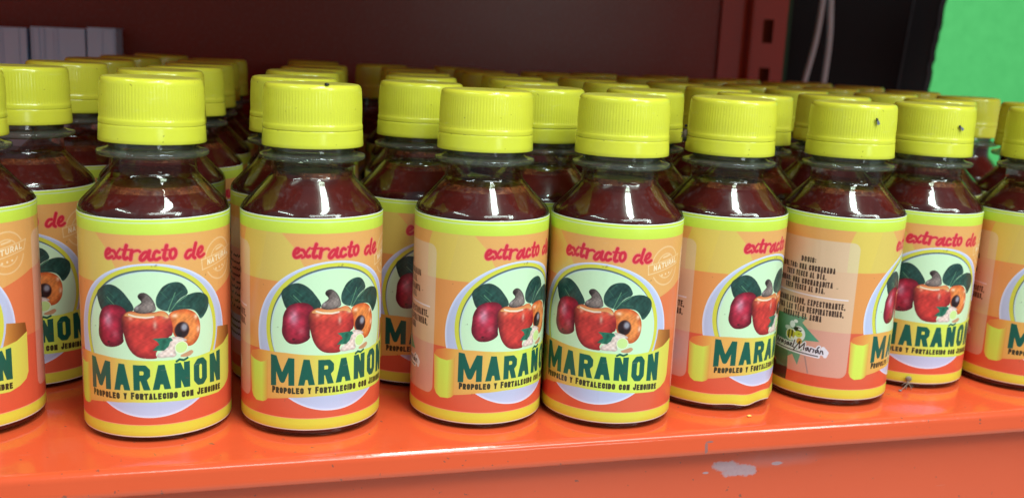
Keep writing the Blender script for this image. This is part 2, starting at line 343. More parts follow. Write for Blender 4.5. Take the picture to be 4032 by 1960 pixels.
    S = [[(-65, 20.6), (-64.2, 22.6), (-63.4, 20.8), (-62.6, 22.4)], [(-61.2, 22.2), (-62.2, 21.8), (-61.8, 20.9), (-60.8, 22), (-60.8, 20.9)],
         [(-59.4, 22.2), (-60, 21.7), (-59.4, 21.2), (-60, 20.6)], [(-58, 22.1), (-58.9, 21.6), (-58.6, 20.7), (-57.7, 21.8), (-57.6, 20.8)],
         [(-57, 21.2), (-56.2, 21.8), (-56.7, 22.2), (-57, 21), (-56, 20.8)], [(-55, 23.6), (-55.7, 20.8), (-55.2, 20.6)],
         [(-55.2, 19.6), (-52.6, 23.8), (-52.8, 20.6), (-50.6, 23.4), (-50.8, 20.6)], [(-49, 21.9), (-50, 21.4), (-49.7, 20.4), (-48.8, 21.6), (-48.7, 20.5)],
         [(-48.2, 20.3), (-47.8, 21.8), (-47.2, 21.7)], [(-46.6, 21.6), (-46.8, 20.3)], [(-45, 21.7), (-46, 21.2), (-45.7, 20.2), (-44.8, 21.4), (-44.7, 20.3)],
         [(-45.2, 22.2), (-44.6, 22.9)], [(-44.1, 20.2), (-43.8, 21.5), (-43.2, 21.4), (-42.9, 20.2)]]
    for p in S: halo(p, 1.5)
    halo([(-65, 19.7), (-44.6, 18.9)], 1.5); halo([(-43, 22.5), (-41.5, 21), (-42, 19.5)], 1.6)
    ell(-56.9, 30, 1.3, 1.5, 'eaf2f4'); ell(-59, 28.2, 1.6, .9, 'c8d4d0'); ell(-55.4, 31.6, 1., .7, 'f4f8f8')
    ell(-57.2, 25.6, 2.6, 2.5, 'f4f4ee'); ell(-53.6, 26.6, 2.9, 3.2, 'f4f4ee')
    ell(-57.3, 25.8, 2.1, 2.0, 'c8b830')
    for x in (-58.2, -56.6): stroke([(x, 27.3), (x - .1, 24.2)], .6, '241c14')
    ell(-56.6, 24.4, .5, .5, 'f8f8f8')
    ell(-54.2, 28.4, 1.9, 1.0, '1c1c18'); ell(-53.2, 28.6, .9, .4, 'f0f0f0')
    ell(-53.7, 26.5, 1.8, 1.3, 'd2da3a'); stroke([(-53.9, 26.5), (-53.2, 26.5)], .35, '7a7a20')
    ell(-53, 23.7, 1.2, 1.3, 'dca040')
    for p in S: stroke(p, .48, '2c1420')
    stroke([(-64.6, 19.75), (-44.8, 18.95)], .42, '302430')
    # ------------------------------------------------ top and bottom bands, paper edges
    poly([(-80, 71.3), (80, 71.3), (80, 78), (-80, 78)], 'cfe23a')
    poly([(-80, 75.05), (80, 75.05), (80, 75.4), (-80, 75.4)], 'cfe0b8')
    poly([(-80, 76.3), (80, 76.3), (80, 78), (-80, 78)], 'f4f6ee')
    poly([(-80, 1), (80, 1), (80, 6.1), (-80, 6.1)], 'e6dc3a')
    poly([(-80, 6.0), (80, 6.0), (80, 6.28), (-80, 6.28)], 'f6a27c')
    poly([(-80, 1), (80, 1), (80, 2.2), (-80, 2.2)], 'f2f2e6')
    # ------------------------------------------------ stamp
    stampc = 'f8d2a0'
    def ring(cu, cv, r, t, gap_=None):
        a = np.linspace(0, 2 * math.pi, 60)
        pts = [(cu + r * math.cos(x), cv + r * math.sin(x)) for x in a]
        run = []
        for p in pts:
            k = (p[1] - cv) - .18 * (p[0] - cu)
            if gap_ and abs(k + .1) < 2.2:
                if len(run) > 1: stroke(run, t, stampc, al=.65)
                run = []
            else: run.append(p)
        if len(run) > 1: stroke(run, t, stampc, al=.65)
    ring(26.3, 61, 7.1, .55, True); ring(26.3, 61, 4.5, .5, True)
    b = [(17.8, 61.6), (34.7, 64.4), (33.6, 61.2), (18.1, 58.2)]
    for p, q in zip(b, b[1:] + b[:1]): stroke([p, q], .45, stampc, al=.65)
    for i, ch in enumerate('NATURAL'):
        x0, y0 = 20.2 + i * 1.85, 59.4 + i * .33
        for pl in GLYPH[ch]:
            stroke([(x0 + .2 + a * 1.0, y0 + .25 + np.clip(b_, 0, 1) * 1.7 + a * .15) for a, b_ in pl], .45, 'fbe2bc')
    for x in (24.4, 26.3, 28.2): ell(x, 57.9 + (x - 26.3) * .15, .42, .42, stampc)
    stroke([(24.6, 64.2), (27.8, 64.8)], .7, stampc, al=.8)
    # ------------------------------------------------ medallion
    ell(0, 35.3, 28.2, 26.6, 'c4c8e8', shade=lambda u, v, s, c: c + (np.clip(1 - np.abs(s - .0) / 1.0, 0, 1) * .12 + np.clip((12.5 - v) / 4, 0, 1) * .05)[..., None])
    ell(-.3, 37.8, 24.2, 23.4, 'dcd636')
    ell(-.3, 37.8, 22.6, 22.1, '5a6a70'); ell(-.1, 37.4, 22.5, 21.9, 'cfe4dc'); ell(0, 37.2, 22.0, 21.7, 'd4f0c4')
    # leaves
    ph = rng.rand(9, 3) * 6.28
    def mottle(u, v, k=1.):
        n = 0
        for i in range(9):
            f = .7 + i * .55
            n = n + np.sin(u * f * math.cos(ph[i, 1]) * k + v * f * math.sin(ph[i, 1]) * k + ph[i, 0] + 1.3 * np.sin(v * f * .6 + ph[i, 2])) / (1 + i * .35)
        return (n / 3.2)[..., None]
    def leafsh(c0, c1):
        return lambda u, v, s, c: (hx(c0) + (hx(c1) - hx(c0)) * np.clip(s / 2.4, 0, 1)[..., None]) * (1 + .26 * mottle(u, v, 1.3))
    for k, a, b2 in (('leafL', '2a423c', '24463e'), ('leafM', '305048', '264640'), ('leafR', '2c4c44', '24443c')):
        poly(ART[k], a, sm=2, shade=leafsh(a, b2))
    for k in ('veinL', 'veinM', 'veinR'): stroke(ART[k], .32, '6a9a72', al=.8)
    for p, q in (((4, 52), (6.5, 54.5)), ((6, 49), (10.5, 52)), ((9, 47), (13, 46.5)), ((-14, 52), (-11.5, 50)), ((-15.5, 50), (-12.6, 47.5)), ((5.6, 50), (3.4, 52.5))):
        stroke([p, q], .2, '4c8060', al=.6)
    rot = lambda u, v, cu, cv, ru, rv: np.hypot((u - cu) / ru, (v - cv) / rv)
    def shL(u, v, s, c):
        f = np.clip(s / 2.2, 0, 1)[..., None]
        c = hx('6a1024') * (1 - f) + hx('ac223a') * f
        c = c * (1 - .45 * np.clip((u + 10.5) / 3.5, 0, 1) * np.clip((46 - v) / 6, 0, 1))[..., None]
        g = np.exp(-rot(u, v, -14.2, 42.3, 1.6, 2.6) ** 2)[..., None]
        c = c + (hx('f0b4c8') - c) * g * .75
        g = np.exp(-rot(u, v, -11.6, 37.6, 1.2, 1.2) ** 2)[..., None]
        return (c + (hx('e07a86') - c) * g * .5) * (1 + .22 * mottle(u, v))
    poly(ART['fruitL'], 'b0203a', sm=2, shade=shL); ell(-14.2, 34.6, .7, .5, '3c1418', soft=.4)
    def shR(u, v, s, c):
        f = np.clip(s / 2.0, 0, 1)[..., None]
        c = hx('d05a28') * (1 - f) + hx('ef8a42') * f
        for cu, cv, ru, rv in ((7.9, 43.8, 1.0, .7), (15.2, 42.6, .7, .9), (16, 38, .6, 1.2)):
            c = c + (hx('fbdcc0') - c) * (np.exp(-rot(u, v, cu, cv, ru, rv) ** 2) * .8)[..., None]
        return c * (1 + .14 * mottle(u, v, 1.4))
    poly(ART['fruitR'], 'ee8038', sm=2, shade=shR)
    ell(10.2, 38.6, 2.7, 3.1, '30181c', soft=.5)
    ell(11, 39.5, 1.5, 1.8, 'a8a4b0', soft=.9, al=.9); ell(9.4, 37.2, 1.0, 1.2, '1c1014', soft=.5)
    def shC(u, v, s, c):
        f = np.clip(s / 2.6, 0, 1)[..., None]
        c = hx('982428') * (1 - f) + hx('cc3a34') * f
        c = c + (hx('ee7a44') - c) * (np.clip((v - 40.5) / 5, 0, 1) * .7)[..., None]
        for cu, cv, ru, rv, k in ((1.6, 41, .6, 1.4, .6), (5.2, 43.6, 1.0, .6, .6), (-1, 43.9, 2.6, .5, .5), (-6.2, 43.4, .8, .8, .4)):
            c = c + (hx('fbe4c8') - c) * (np.exp(-rot(u, v, cu, cv, ru, rv) ** 2) * k)[..., None]
        c = c * (1 - .35 * np.clip((-6.5 - u) / 2.5, 0, 1) - .28 * np.clip((37 - v) / 7, 0, 1) * np.clip((-2 - u) / 5, 0, 1))[..., None]
        return c * (1 + .17 * mottle(u, v, 1.1))
    poly(ART['fruitC'], 'd8402f', sm=2, shade=shC)
    poly(ART['rimC'], 'f0b05c', sm=1, al=.75, shade=lambda u, v, s, c: hx('f4c070') + (hx('e87a40') - hx('f4c070')) * np.clip((v - 43.8) / 2.5, 0, 1)[..., None])
    stroke([(-6.6, 44.6), (-4.6, 44), (-1.2, 43.6), (1.2, 43.9)], .55, 'fbeedc', al=.8)
    def shN(u, v, s, c):
        f = np.clip((u + 4.5) / 5, 0, 1)[..., None]
        c = hx('6e5c58') * (1 - f) + hx('8a7a74') * f
        c = c + (hx('2a1c1c') - c) * (np.exp(-rot(u, v, -2.9, 50.6, 1.3, 1.5) ** 2) * .85)[..., None]
        c = c + (hx('b8acac') - c) * (np.exp(-rot(u, v, -4.2, 47.2, 1.1, .9) ** 2) * .7)[..., None]
        return c * np.clip(.62 + s / 1.6, 0, 1)[..., None] * (1 + .3 * mottle(u, v, 1.9))
    poly(ART['nut'], '6a5a55', sm=2, shade=shN)
    # ginger and its leaf
    poly(ART['ging'], 'ecd0c4', sm=1, shade=lambda u, v, s, c: c * (.84 + .2 * np.clip(s / 1.0, 0, 1) + .07 * np.sin(u * 3.1) * np.sin(v * 3.7))[..., None])
    for cu, cv in ((3.2, 31.4), (5.2, 32.6), (8.4, 35.2), (6.6, 30.6), (10.4, 35)): ell(cu, cv, .8, .55, 'fbf0ea', soft=.5, al=.8)
    poly(ART['gleaf'], '1e5a46', shade=leafsh('2c6c54', '184c3c')); poly(ART['gbit'], 'd09a70', sm=1)
    ell(9.9, 32.6, 2.25, 2.2, 'f0f0d0'); ell(9.9, 32.6, 1.95, 1.9, 'd2ec90')
    # ------------------------------------------------ banner
    def bansh(u, v, s, c):
        t = np.interp(u, [-26, -15, -6, 2, 12, 26, 33], [0, 0, .55, 1, 1, .75, .6])[..., None]
        return hx('eeb052') * (1 - t) + hx('dcec4c') * t
    poly(ART['fold'], 'b8742c', shade=lambda u, v, s, c: hx('d8903c') + (hx('8c5020') - hx('d8903c')) * np.clip((u - 24) / 8, 0, 1)[..., None])
    ban = [(-24.9, 29.5), (-17.1, 29.6), (-10, 29.2), (-2.3, 28.8), (4.7, 28.6), (15.4, 28.5), (22.6, 29.1), (28.3, 30.2), (33, 32.4),
           (32.8, 18.1), (31.6, 15.8), (28.8, 14.2), (24.8, 13.1), (16.6, 13.5), (5.4, 14.1), (-5.8, 14.2), (-15.1, 13.6), (-24.2, 12.2)]
    poly(ban, 'e0e850', shade=bansh)
    poly([(-32.7, 26.4), (-31.6, 28.2), (-27.7, 29.4), (-22.4, 29.6), (-24.9, 25.6), (-27.1, 24.9), (-30, 25.2)], 'ee9440', shade=lambda u, v, s, c: hx('e87c3c') + (hx('f0b04a') - hx('e87c3c')) * np.clip((u + 32) / 8, 0, 1)[..., None])
    poly([(-32.7, 26.4), (-31.6, 25.8), (-30, 25.2), (-27.1, 24.9), (-24.9, 25.6), (-23.9, 26.5), (-24.0, 12.2), (-24.8, 11.3), (-26.2, 10.7), (-29.4, 10.5), (-31.2, 11.6), (-32.1, 13.4)], 'dfe046',
         shade=lambda u, v, s, c: hx('e8a844') + (hx('dcec4a') - hx('e8a844')) * np.clip(np.sin(np.clip((u + 32.8) / 8.8, 0, 1) * math.pi) * 1.25, 0, 1)[..., None])
    # ------------------------------------------------ the name, bent to the banner
    top = lambda u: 27.2 + 1.3 * ((u - 2) / 24.5) ** 2
    bot = lambda u: 18.55 - 1.25 * ((u - 2) / 24.5) ** 2
    Tn = 2.08
    for ch, u0, u1 in (('M', -22.6, -13.9), ('A', -12.6, -6.9), ('R', -5.8, -.3), ('A', .4, 6.2), ('N', 7.5, 12.7), ('O', 14.1, 19.3), ('N', 20.6, 26.0)):
        for pl in GLYPH[ch]:
            dense = []
            for p, q in zip(pl[:-1], pl[1:]):
                for k in range(6): dense.append((p[0] + (q[0] - p[0]) * k / 6, p[1] + (q[1] - p[1]) * k / 6))
            dense.append(pl[-1])
            pts = []
            for a, b_ in dense:
                u = u0 + Tn / 2 + (u1 - u0 - Tn) * a
                lo, hi = bot(u) + Tn / 2, top(u) - Tn / 2
                pts.append((u, lo + (hi - lo) * b_))
            stroke(pts, Tn, '145c4a', clip=lambda uu: (bot(uu), top(uu)))
    stroke([(8.2, 27.9), (9.2, 28.5), (10.6, 28.0), (11.9, 28.6)], .75, '145c4a')
    small = 'PROPOLEO Y FORTALECIDO CON JENGIBRE'
    x = -22.1; gap = .22
    ws = [({'I': .42}.get(c, 1.) if c != ' ' else .72) for c in small]
    sc = (48.0 - gap * (len(small) - 1)) / sum(ws)
    for i, c in enumerate(small):
        wd = ws[i] * sc
        if c != ' ':
            first = i == 0 or (small[i - 1] == ' ' and c in 'FJ')
            um = x + wd / 2
            b0 = np.interp(um, [-22, -6, 6, 16, 26], [14.75, 15.25, 15.1, 14.7, 14.0])
            hh = 2.45 if first else 2.2
            t = .60
            for pl in GLYPH[c]:
                stroke([(x + t / 2 + (wd - t) * a, b0 + t / 2 + (hh - t) * bb) for a, bb in pl], t, '3a3420', clip=lambda uu, b0=b0, hh=hh: (b0, b0 + hh))
        x += wd + gap
    # ------------------------------------------------ 'extracto de' in a fat slanted script
    W = [1.15, 1.2, .8, 1.3, .75, 1.3, .9, 1.15, 1.25, 1.15, 1.3, .75, 1.15, 1.15, 1.3, 1.15]
    for col, ex in (('ec7a68', .6), ('d62a40', 0)):
        for i in range(16):
            P = np.array(ART['x%d' % i], float)
            if len(P) > 3:
                Q = [P[0]]
                for p, q in zip(P[:-1], P[1:]): Q += [p * .75 + q * .25, p * .25 + q * .75]
                P = np.array(Q + [P[-1]])
            stroke([tuple(p) for p in P], W[i] * .84 + ex, col)
    # paper grain
    img[:] *= (1 + .012 * rng.randn(LH, LW, 1)).astype(np.float32)
    return np.clip(img, 0, 1)

# ================================================================ materials
def orange_paint(name, wear=None, shade_mul=1.):
    m, nt, b, out = new_mat(name)
    n1 = noise(nt, 9, 4); n2 = noise(nt, 260, 2)
    col = mixc(nt, n1, (.64 * shade_mul, .078 * shade_mul, .025 * shade_mul), (.71 * shade_mul, .096 * shade_mul, .033 * shade_mul))
    speck = ramp(nt, noise(nt, 330, 2, .6), [(.0, (1, 1, 1)), (.285, (1, 1, 1)), (.30, (0, 0, 0)), (1, (0, 0, 0))])
    col = mixc(nt, math_n(nt, 'MULTIPLY', speck, .75), col, (.16, .07, .05))
    scr = ramp(nt, noise(nt, 42, 5, .85, stretch=(.25, 5.0, 3.0)), [(.655, (0, 0, 0)), (.675, (.30,) * 3), (.70, (0, 0, 0))])
    col = mixc(nt, scr, col, (.62, .30, .22))
    rough = ramp(nt, n1, [(.3, (.09,) * 3), (.7, (.15,) * 3)])
    if wear: col, rough = wear(nt, col, rough)
    nt.links.new(col, b.inputs['Base Color']); nt.links.new(rough, b.inputs['Roughness'])
    b.inputs['Specular IOR Level'].default_value = .55
    h = math_n(nt, 'ADD', math_n(nt, 'MULTIPLY', noise(nt, 55, 3), 1.), math_n(nt, 'MULTIPLY', n2, .18))
    bump(nt, h, .35, .0005, b)
    return m
def blob(nt, cx, cz, rx, rz, amp, scale, lo=.85, hi=1.0):
    """mask of one chipped spot in the x-z plane of the object, edge broken by noise"""
    tc = nt.nodes.new('ShaderNodeTexCoord'); sp = nt.nodes.new('ShaderNodeSeparateXYZ'); nt.links.new(tc.outputs['Object'], sp.inputs[0])
    dx = math_n(nt, 'DIVIDE', math_n(nt, 'SUBTRACT', sp.outputs[0], cx * MM), rx * MM)
    dz = math_n(nt, 'DIVIDE', math_n(nt, 'SUBTRACT', sp.outputs[2], cz * MM), rz * MM)
    d = math_n(nt, 'SQRT', math_n(nt, 'ADD', math_n(nt, 'MULTIPLY', dx, dx), math_n(nt, 'MULTIPLY', dz, dz)))
    d = math_n(nt, 'ADD', d, math_n(nt, 'MULTIPLY', math_n(nt, 'SUBTRACT', noise(nt, scale, 5, .65), .5), amp))
    return ramp(nt, d, [(0, (1, 1, 1)), (lo, (1, 1, 1)), (hi, (0, 0, 0)), (1, (0, 0, 0))])
def beam_wear(nt, col, rough):
    f = blob(nt, 93.5, -18.8, 7.5, 3.2, 1.3, 160, .60, .80)
    for cx, cz, rx, rz in ((100, -21.0, 11, 3.4), (116, -19.3, 3.2, 1.1), (85, -21.0, 1.6, .6)):
        f = math_n(nt, 'MAXIMUM', f, blob(nt, cx, cz, rx, rz, 1.3, 160, .60, .80))
    film = blob(nt, 116, -17.5, 24, 4.5, .9, 90, .2, .95)
    col = mixc(nt, math_n(nt, 'MULTIPLY', film, .28), col, (.42, .24, .26))
    grain = mixc(nt, noise(nt, 700, 2), (.36, .27, .33), (.48, .38, .43))
    col = mixc(nt, math_n(nt, 'MULTIPLY', f, .80), col, grain)
    return col, mixc(nt, f, rough, (.6, .6, .6))
def lip_wear(nt, col, rough):
    f = blob(nt, 79, -6.3, 1.0, 3.4, 1.2, 420, .55, .75)
    f = math_n(nt, 'MAXIMUM', f, blob(nt, 80.4, -4, 1.9, .6, .8, 420, .6, .8))
    return mixc(nt, math_n(nt, 'MULTIPLY', f, .8), col, (.22, .13, .13)), rough
M_SHELF = orange_paint('orange_paint', lip_wear)
M_BEAM = orange_paint('orange_paint_chipped', beam_wear)
M_RACK = orange_paint('orange_paint_rack')
M_POST = orange_paint('orange_paint_post_shaded', None, .66)  # orange paint darkened: shade on upright and panel hem put into the colour

def back_panel_mat():
    m, nt, b, out = new_mat('panel_paint')
    n = noise(nt, 6, 4)
    col = mixc(nt, n, (.24, .030, .012), (.30, .040, .016))
    dust = noise(nt, 420, 3, .7)
    col = mixc(nt, ramp(nt, dust, [(.5, (0, 0, 0)), (.75, (.22,) * 3)]), col, (.30, .20, .17))
    nt.links.new(col, b.inputs['Base Color'])
    b.inputs['Roughness'].default_value = .25; b.inputs['Specular IOR Level'].default_value = .26
    bump(nt, math_n(nt, 'ADD', noise(nt, 500, 3), math_n(nt, 'MULTIPLY', noise(nt, 7, 3), 6.0)), .25, .0004, b)
    return m
M_PANEL = back_panel_mat()

def cap_mat():
    m, nt, b, out = new_mat('cap_plastic')
    oi = nt.nodes.new('ShaderNodeObjectInfo')
    col = mixc(nt, oi.outputs['Random'], (.64, .66, .050), (.68, .66, .050))
    col = mixc(nt, ramp(nt, noise(nt, 90, 4, .6), [(.35, (0, 0, 0)), (.8, (.22, .22, .22))]), col, (.52, .48, .06))
    scuff = ramp(nt, noise(nt, 120, 6, .8, stretch=(1, 1, 3.5)), [(.60, (0, 0, 0)), (.70, (.30,) * 3)])
    col = mixc(nt, scuff, col, (.72, .74, .30))
    speck = ramp(nt, noise(nt, 480, 2, .6), [(0, (1, 1, 1)), (.255, (1, 1, 1)), (.27, (0, 0, 0)), (1, (0, 0, 0))])
    col = mixc(nt, math_n(nt, 'MULTIPLY', speck, .55), col, (.13, .09, .02))
    # settled dust on top faces
    g = nt.nodes.new('ShaderNodeNewGeometry'); sp = nt.nodes.new('ShaderNodeSeparateXYZ'); nt.links.new(g.outputs['Normal'], sp.inputs[0])
    up = ramp(nt, sp.outputs[2], [(.80, (0, 0, 0)), (.97, (1, 1, 1))])
    du = math_n(nt, 'MULTIPLY', math_n(nt, 'MULTIPLY', up, ramp(nt, noise(nt, 220, 4, .7), [(.3, (.25,) * 3), (.7, (1,) * 3)])), .55)
    col = mixc(nt, du, col, (.21, .17, .09))
    nt.links.new(col, b.inputs['Base Color'])
    nt.links.new(mixc(nt, du, (.20,) * 3, (.7,) * 3), b.inputs['Roughness'])
    b.inputs['Specular IOR Level'].default_value = .5
    b.inputs['Subsurface Weight'].default_value = .12; b.inputs['Subsurface Radius'].default_value = (1, .9, .2); b.inputs['Subsurface Scale'].default_value = .0012
    bump(nt, noise(nt, 300, 3), .12, .0003, b)
    return m
M_CAP = cap_mat()

def pet_mat():
    """thin clear plastic wall: tinted see-through plus a glossy skin, with dust and fine scratches"""
    m, nt, b, out = new_mat('clear_plastic'); nt.nodes.remove(b)
    lw = nd(nt, 'ShaderNodeLayerWeight', Blend=.35)
    tint = ramp(nt, lw.outputs['Facing'], [(0, (.93, .95, .92)), (.65, (.80, .84, .74)), (1, (.42, .47, .34))])
    tr = nt.nodes.new('ShaderNodeBsdfTransparent'); nt.links.new(tint, tr.inputs[0])
    gl = nd(nt, 'ShaderNodeBsdfGlossy', Roughness=.035); gl.inputs[0].default_value = (1, 1, 1, 1)
    bp = nd(nt, 'ShaderNodeBump', Strength=.30, Distance=.0005)
    hh = math_n(nt, 'ADD', math_n(nt, 'MULTIPLY', noise(nt, 85, 3), .12), math_n(nt, 'MULTIPLY', noise(nt, 420, 2, .5), .09))
    tcz = nt.nodes.new('ShaderNodeTexCoord'); sz = nt.nodes.new('ShaderNodeSeparateXYZ'); nt.links.new(tcz.outputs['Object'], sz.inputs[0])
    zr = nt.nodes.new('ShaderNodeMapRange'); nt.links.new(sz.outputs[2], zr.inputs[0]); zr.inputs[1].default_value = .0855; zr.inputs[2].default_value = .0895; zr.inputs[3].default_value = .12; zr.inputs[4].default_value = 1.0
    vo = nd(nt, 'ShaderNodeTexVoronoi', Scale=420.0); vo.feature = 'SMOOTH_F1'; nt.links.new(tcz.outputs['Object'], vo.inputs['Vector'])
    hh = math_n(nt, 'ADD', hh, math_n(nt, 'MULTIPLY', math_n(nt, 'MULTIPLY', vo.outputs['Distance'], zr.outputs[0]), -.34))
    nt.links.new(hh, bp.inputs['Height']); nt.links.new(bp.outputs[0], gl.inputs['Normal'])
    fr = nd(nt, 'ShaderNodeFresnel', IOR=1.47); nt.links.new(bp.outputs[0], fr.inputs['Normal'])
    s1 = nt.nodes.new('ShaderNodeMixShader')
    nt.links.new(math_n(nt, 'MINIMUM', math_n(nt, 'MULTIPLY', fr.outputs[0], 1.0), .6), s1.inputs[0]); nt.links.new(tr.outputs[0], s1.inputs[1]); nt.links.new(gl.outputs[0], s1.inputs[2])
    df = nt.nodes.new('ShaderNodeBsdfDiffuse'); df.inputs[0].default_value = (.55, .52, .54, 1)
    dust = ramp(nt, noise(nt, 190, 5, .75, stretch=(1, 1, .45)), [(.54, (.0,) * 3), (.78, (.09,) * 3)])
    s2 = nt.nodes.new('ShaderNodeMixShader'); nt.links.new(dust, s2.inputs[0]); nt.links.new(s1.outputs[0], s2.inputs[1]); nt.links.new(df.outputs[0], s2.inputs[2])
    nt.links.new(s2.outputs[0], out.inputs[0])
    return m
M_PET = pet_mat()
def ring_mat():
    """solid clear flange: see-through, dark green-grey at the edge, with a bright glossy rim"""
    m, nt, b, out = new_mat('clear_ring_plastic'); nt.nodes.remove(b)
    lw = nd(nt, 'ShaderNodeLayerWeight', Blend=.30)
    tr = nt.nodes.new('ShaderNodeBsdfTransparent'); nt.links.new(ramp(nt, lw.outputs['Facing'], [(0, (.84, .87, .80)), (.6, (.60, .65, .52)), (1, (.25, .29, .20))]), tr.inputs[0])
    gl = nd(nt, 'ShaderNodeBsdfGlossy', Roughness=.08)
    bp = nd(nt, 'ShaderNodeBump', Strength=.3, Distance=.0003); nt.links.new(noise(nt, 260, 2), bp.inputs['Height']); nt.links.new(bp.outputs[0], gl.inputs['Normal'])
    fr = nd(nt, 'ShaderNodeFresnel', IOR=1.55)
    s1 = nt.nodes.new('ShaderNodeMixShader'); nt.links.new(math_n(nt, 'MINIMUM', fr.outputs[0], .6), s1.inputs[0]); nt.links.new(tr.outputs[0], s1.inputs[1]); nt.links.new(gl.outputs[0], s1.inputs[2])
    df = nt.nodes.new('ShaderNodeBsdfDiffuse'); df.inputs[0].default_value = (.42, .46, .40, 1)
    s2 = nt.nodes.new('ShaderNodeMixShader'); s2.inputs[0].default_value = .07; nt.links.new(s1.outputs[0], s2.inputs[1]); nt.links.new(df.outputs[0], s2.inputs[2])
    nt.links.new(s2.outputs[0], out.inputs[0])
    return m
M_RING = ring_mat()
def liquid_mat():
    m, nt, b, out = new_mat('dark_red_syrup')
    n = noise(nt, 130, 5, .65)
    col = mixc(nt, n, (.050, .006, .007), (.120, .016, .014))
    sp = ramp(nt, noise(nt, 520, 3, .6), [(.60, (0, 0, 0)), (.75, (.4,) * 3)])
    col = mixc(nt, sp, col, (.16, .06, .07))
    nt.links.new(col, b.inputs['Base Color']); b.inputs['Roughness'].default_value = .18
    b.inputs['Specular IOR Level'].default_value = .3
    return m
M_LIQ = liquid_mat()
def foam_mat():
    m, nt, b, out = new_mat('orange_froth')
    n = noise(nt, 300, 5, .7)
    col = ramp(nt, n, [(.3, (.07, .012, .01)), (.52, (.24, .05, .015)), (.7, (.42, .13, .04))])
    nt.links.new(col, b.inputs['Base Color']); b.inputs['Roughness'].default_value = .5
    nt.links.new(ramp(nt, noise(nt, 170, 4, .7), [(.38, (.0,) * 3), (.60, (.85,) * 3)]), b.inputs['Alpha'])
    bump(nt, n, .6, .0006, b)
    return m
M_FOAM = foam_mat()
def ink_on_paper(a):
    """the printed inks sit on slightly bluish paper: a touch of blue in the yellows"""
    lin = np.where(a <= .04045, a / 12.92, ((a + .055) / 1.055) ** 2.4)
    lin[..., 2] += .045 * lin[..., 1]
    lin = np.clip(lin, 0, 1)
    return np.where(lin <= .0031308, lin * 12.92, 1.055 * lin ** (1 / 2.4) - .055)
def label_mat():
    img = bpy.data.images.new('label_print', LW, LH, alpha=False)
    buf = np.ones((LH, LW, 4), np.float32); buf[..., :3] = ink_on_paper(paint_label())
    img.pixels.foreach_set(buf.ravel()); img.update(); img.pack()
    m, nt, b, out = new_mat('label_paper')
    ti = nt.nodes.new('ShaderNodeTexImage'); ti.image = img; ti.interpolation = 'Linear'; ti.extension = 'EXTEND'
    col = ti.outputs[0]
    speck = ramp(nt, noise(nt, 260, 3, .65), [(0, (1, 1, 1)), (.26, (1, 1, 1)), (.28, (0, 0, 0)), (1, (0, 0, 0))])
    col = mixc(nt, math_n(nt, 'MULTIPLY', speck, .45), col, (.12, .08, .04))
    scuff = ramp(nt, noise(nt, 70, 6, .85, stretch=(1, 1, 4.)), [(.655, (0, 0, 0)), (.70, (.30,) * 3)])
    col = mixc(nt, scuff, col, (.74, .70, .62))
    hs = nd(nt, 'ShaderNodeHueSaturation', Saturation=LABEL_SAT, Value=LABEL_VAL); nt.links.new(col, hs.inputs['Color'])
    nt.links.new(hs.outputs[0], b.inputs['Base Color'])
    b.inputs['Roughness'].default_value = .29; b.inputs['Specular IOR Level'].default_value = .5
    bump(nt, math_n(nt, 'ADD', noise(nt, 60, 3, .5, stretch=(1, 1, .35)), math_n(nt, 'MULTIPLY', ramp(nt, noise(nt, 45, 2, .5, stretch=(1.6, 1.6, .12)), [(.60, (0, 0, 0)), (.66, (1, 1, 1)), (.72, (0, 0, 0))]), .35)), .30, .0006, b)
    return m
LABEL_SAT, LABEL_VAL = 1.0, .88
M_LABEL = label_mat()
def flat_mat(name, c, rough=.6, n=None, spec=.4):
    m, nt, b, out = new_mat(name)
    if n:
        col = mixc(nt, noise(nt, n[0], 4), c, n[1]); nt.links.new(col, b.inputs['Base Color'])
    else: b.inputs['Base Color'].default_value = (*c, 1)
    b.inputs['Roughness'].default_value = rough; b.inputs['Specular IOR Level'].default_value = spec
    return m
M_CARTON = flat_mat('grey_white_board', (.52, .76, 1.0), .7, (30, (.60, .82, 1.0)))
M_SEAM = flat_mat('carton_shadow_seam', (.20, .20, .25), .8)
M_BLACK = flat_mat('black_plastic_film', (.004, .003, .004), .6, (12, (.007, .005, .006), ), .2)
M_EDGE = flat_mat('grey_film_edge', (.05, .06, .07), .5)
M_CABLE = flat_mat('pale_cable_sheath', (.66, .92, 1.0), .45)
M_WALLSHADE = flat_mat('shaded_wall_green', (.014, .085, .034), .6)  # green of the wall with its shade mixed into the colour
def wall_mat():
    m, nt, b, out = new_mat('green_wall_paint')
    col = mixc(nt, noise(nt, 40, 8, .85), (.035, .36, .075), (.14, .68, .20))
    nt.links.new(col, b.inputs['Base Color']); b.inputs['Roughness'].default_value = .6
    bump(nt, noise(nt, 160, 4, .7), .4, .002, b)
    return m
M_WALL = wall_mat()

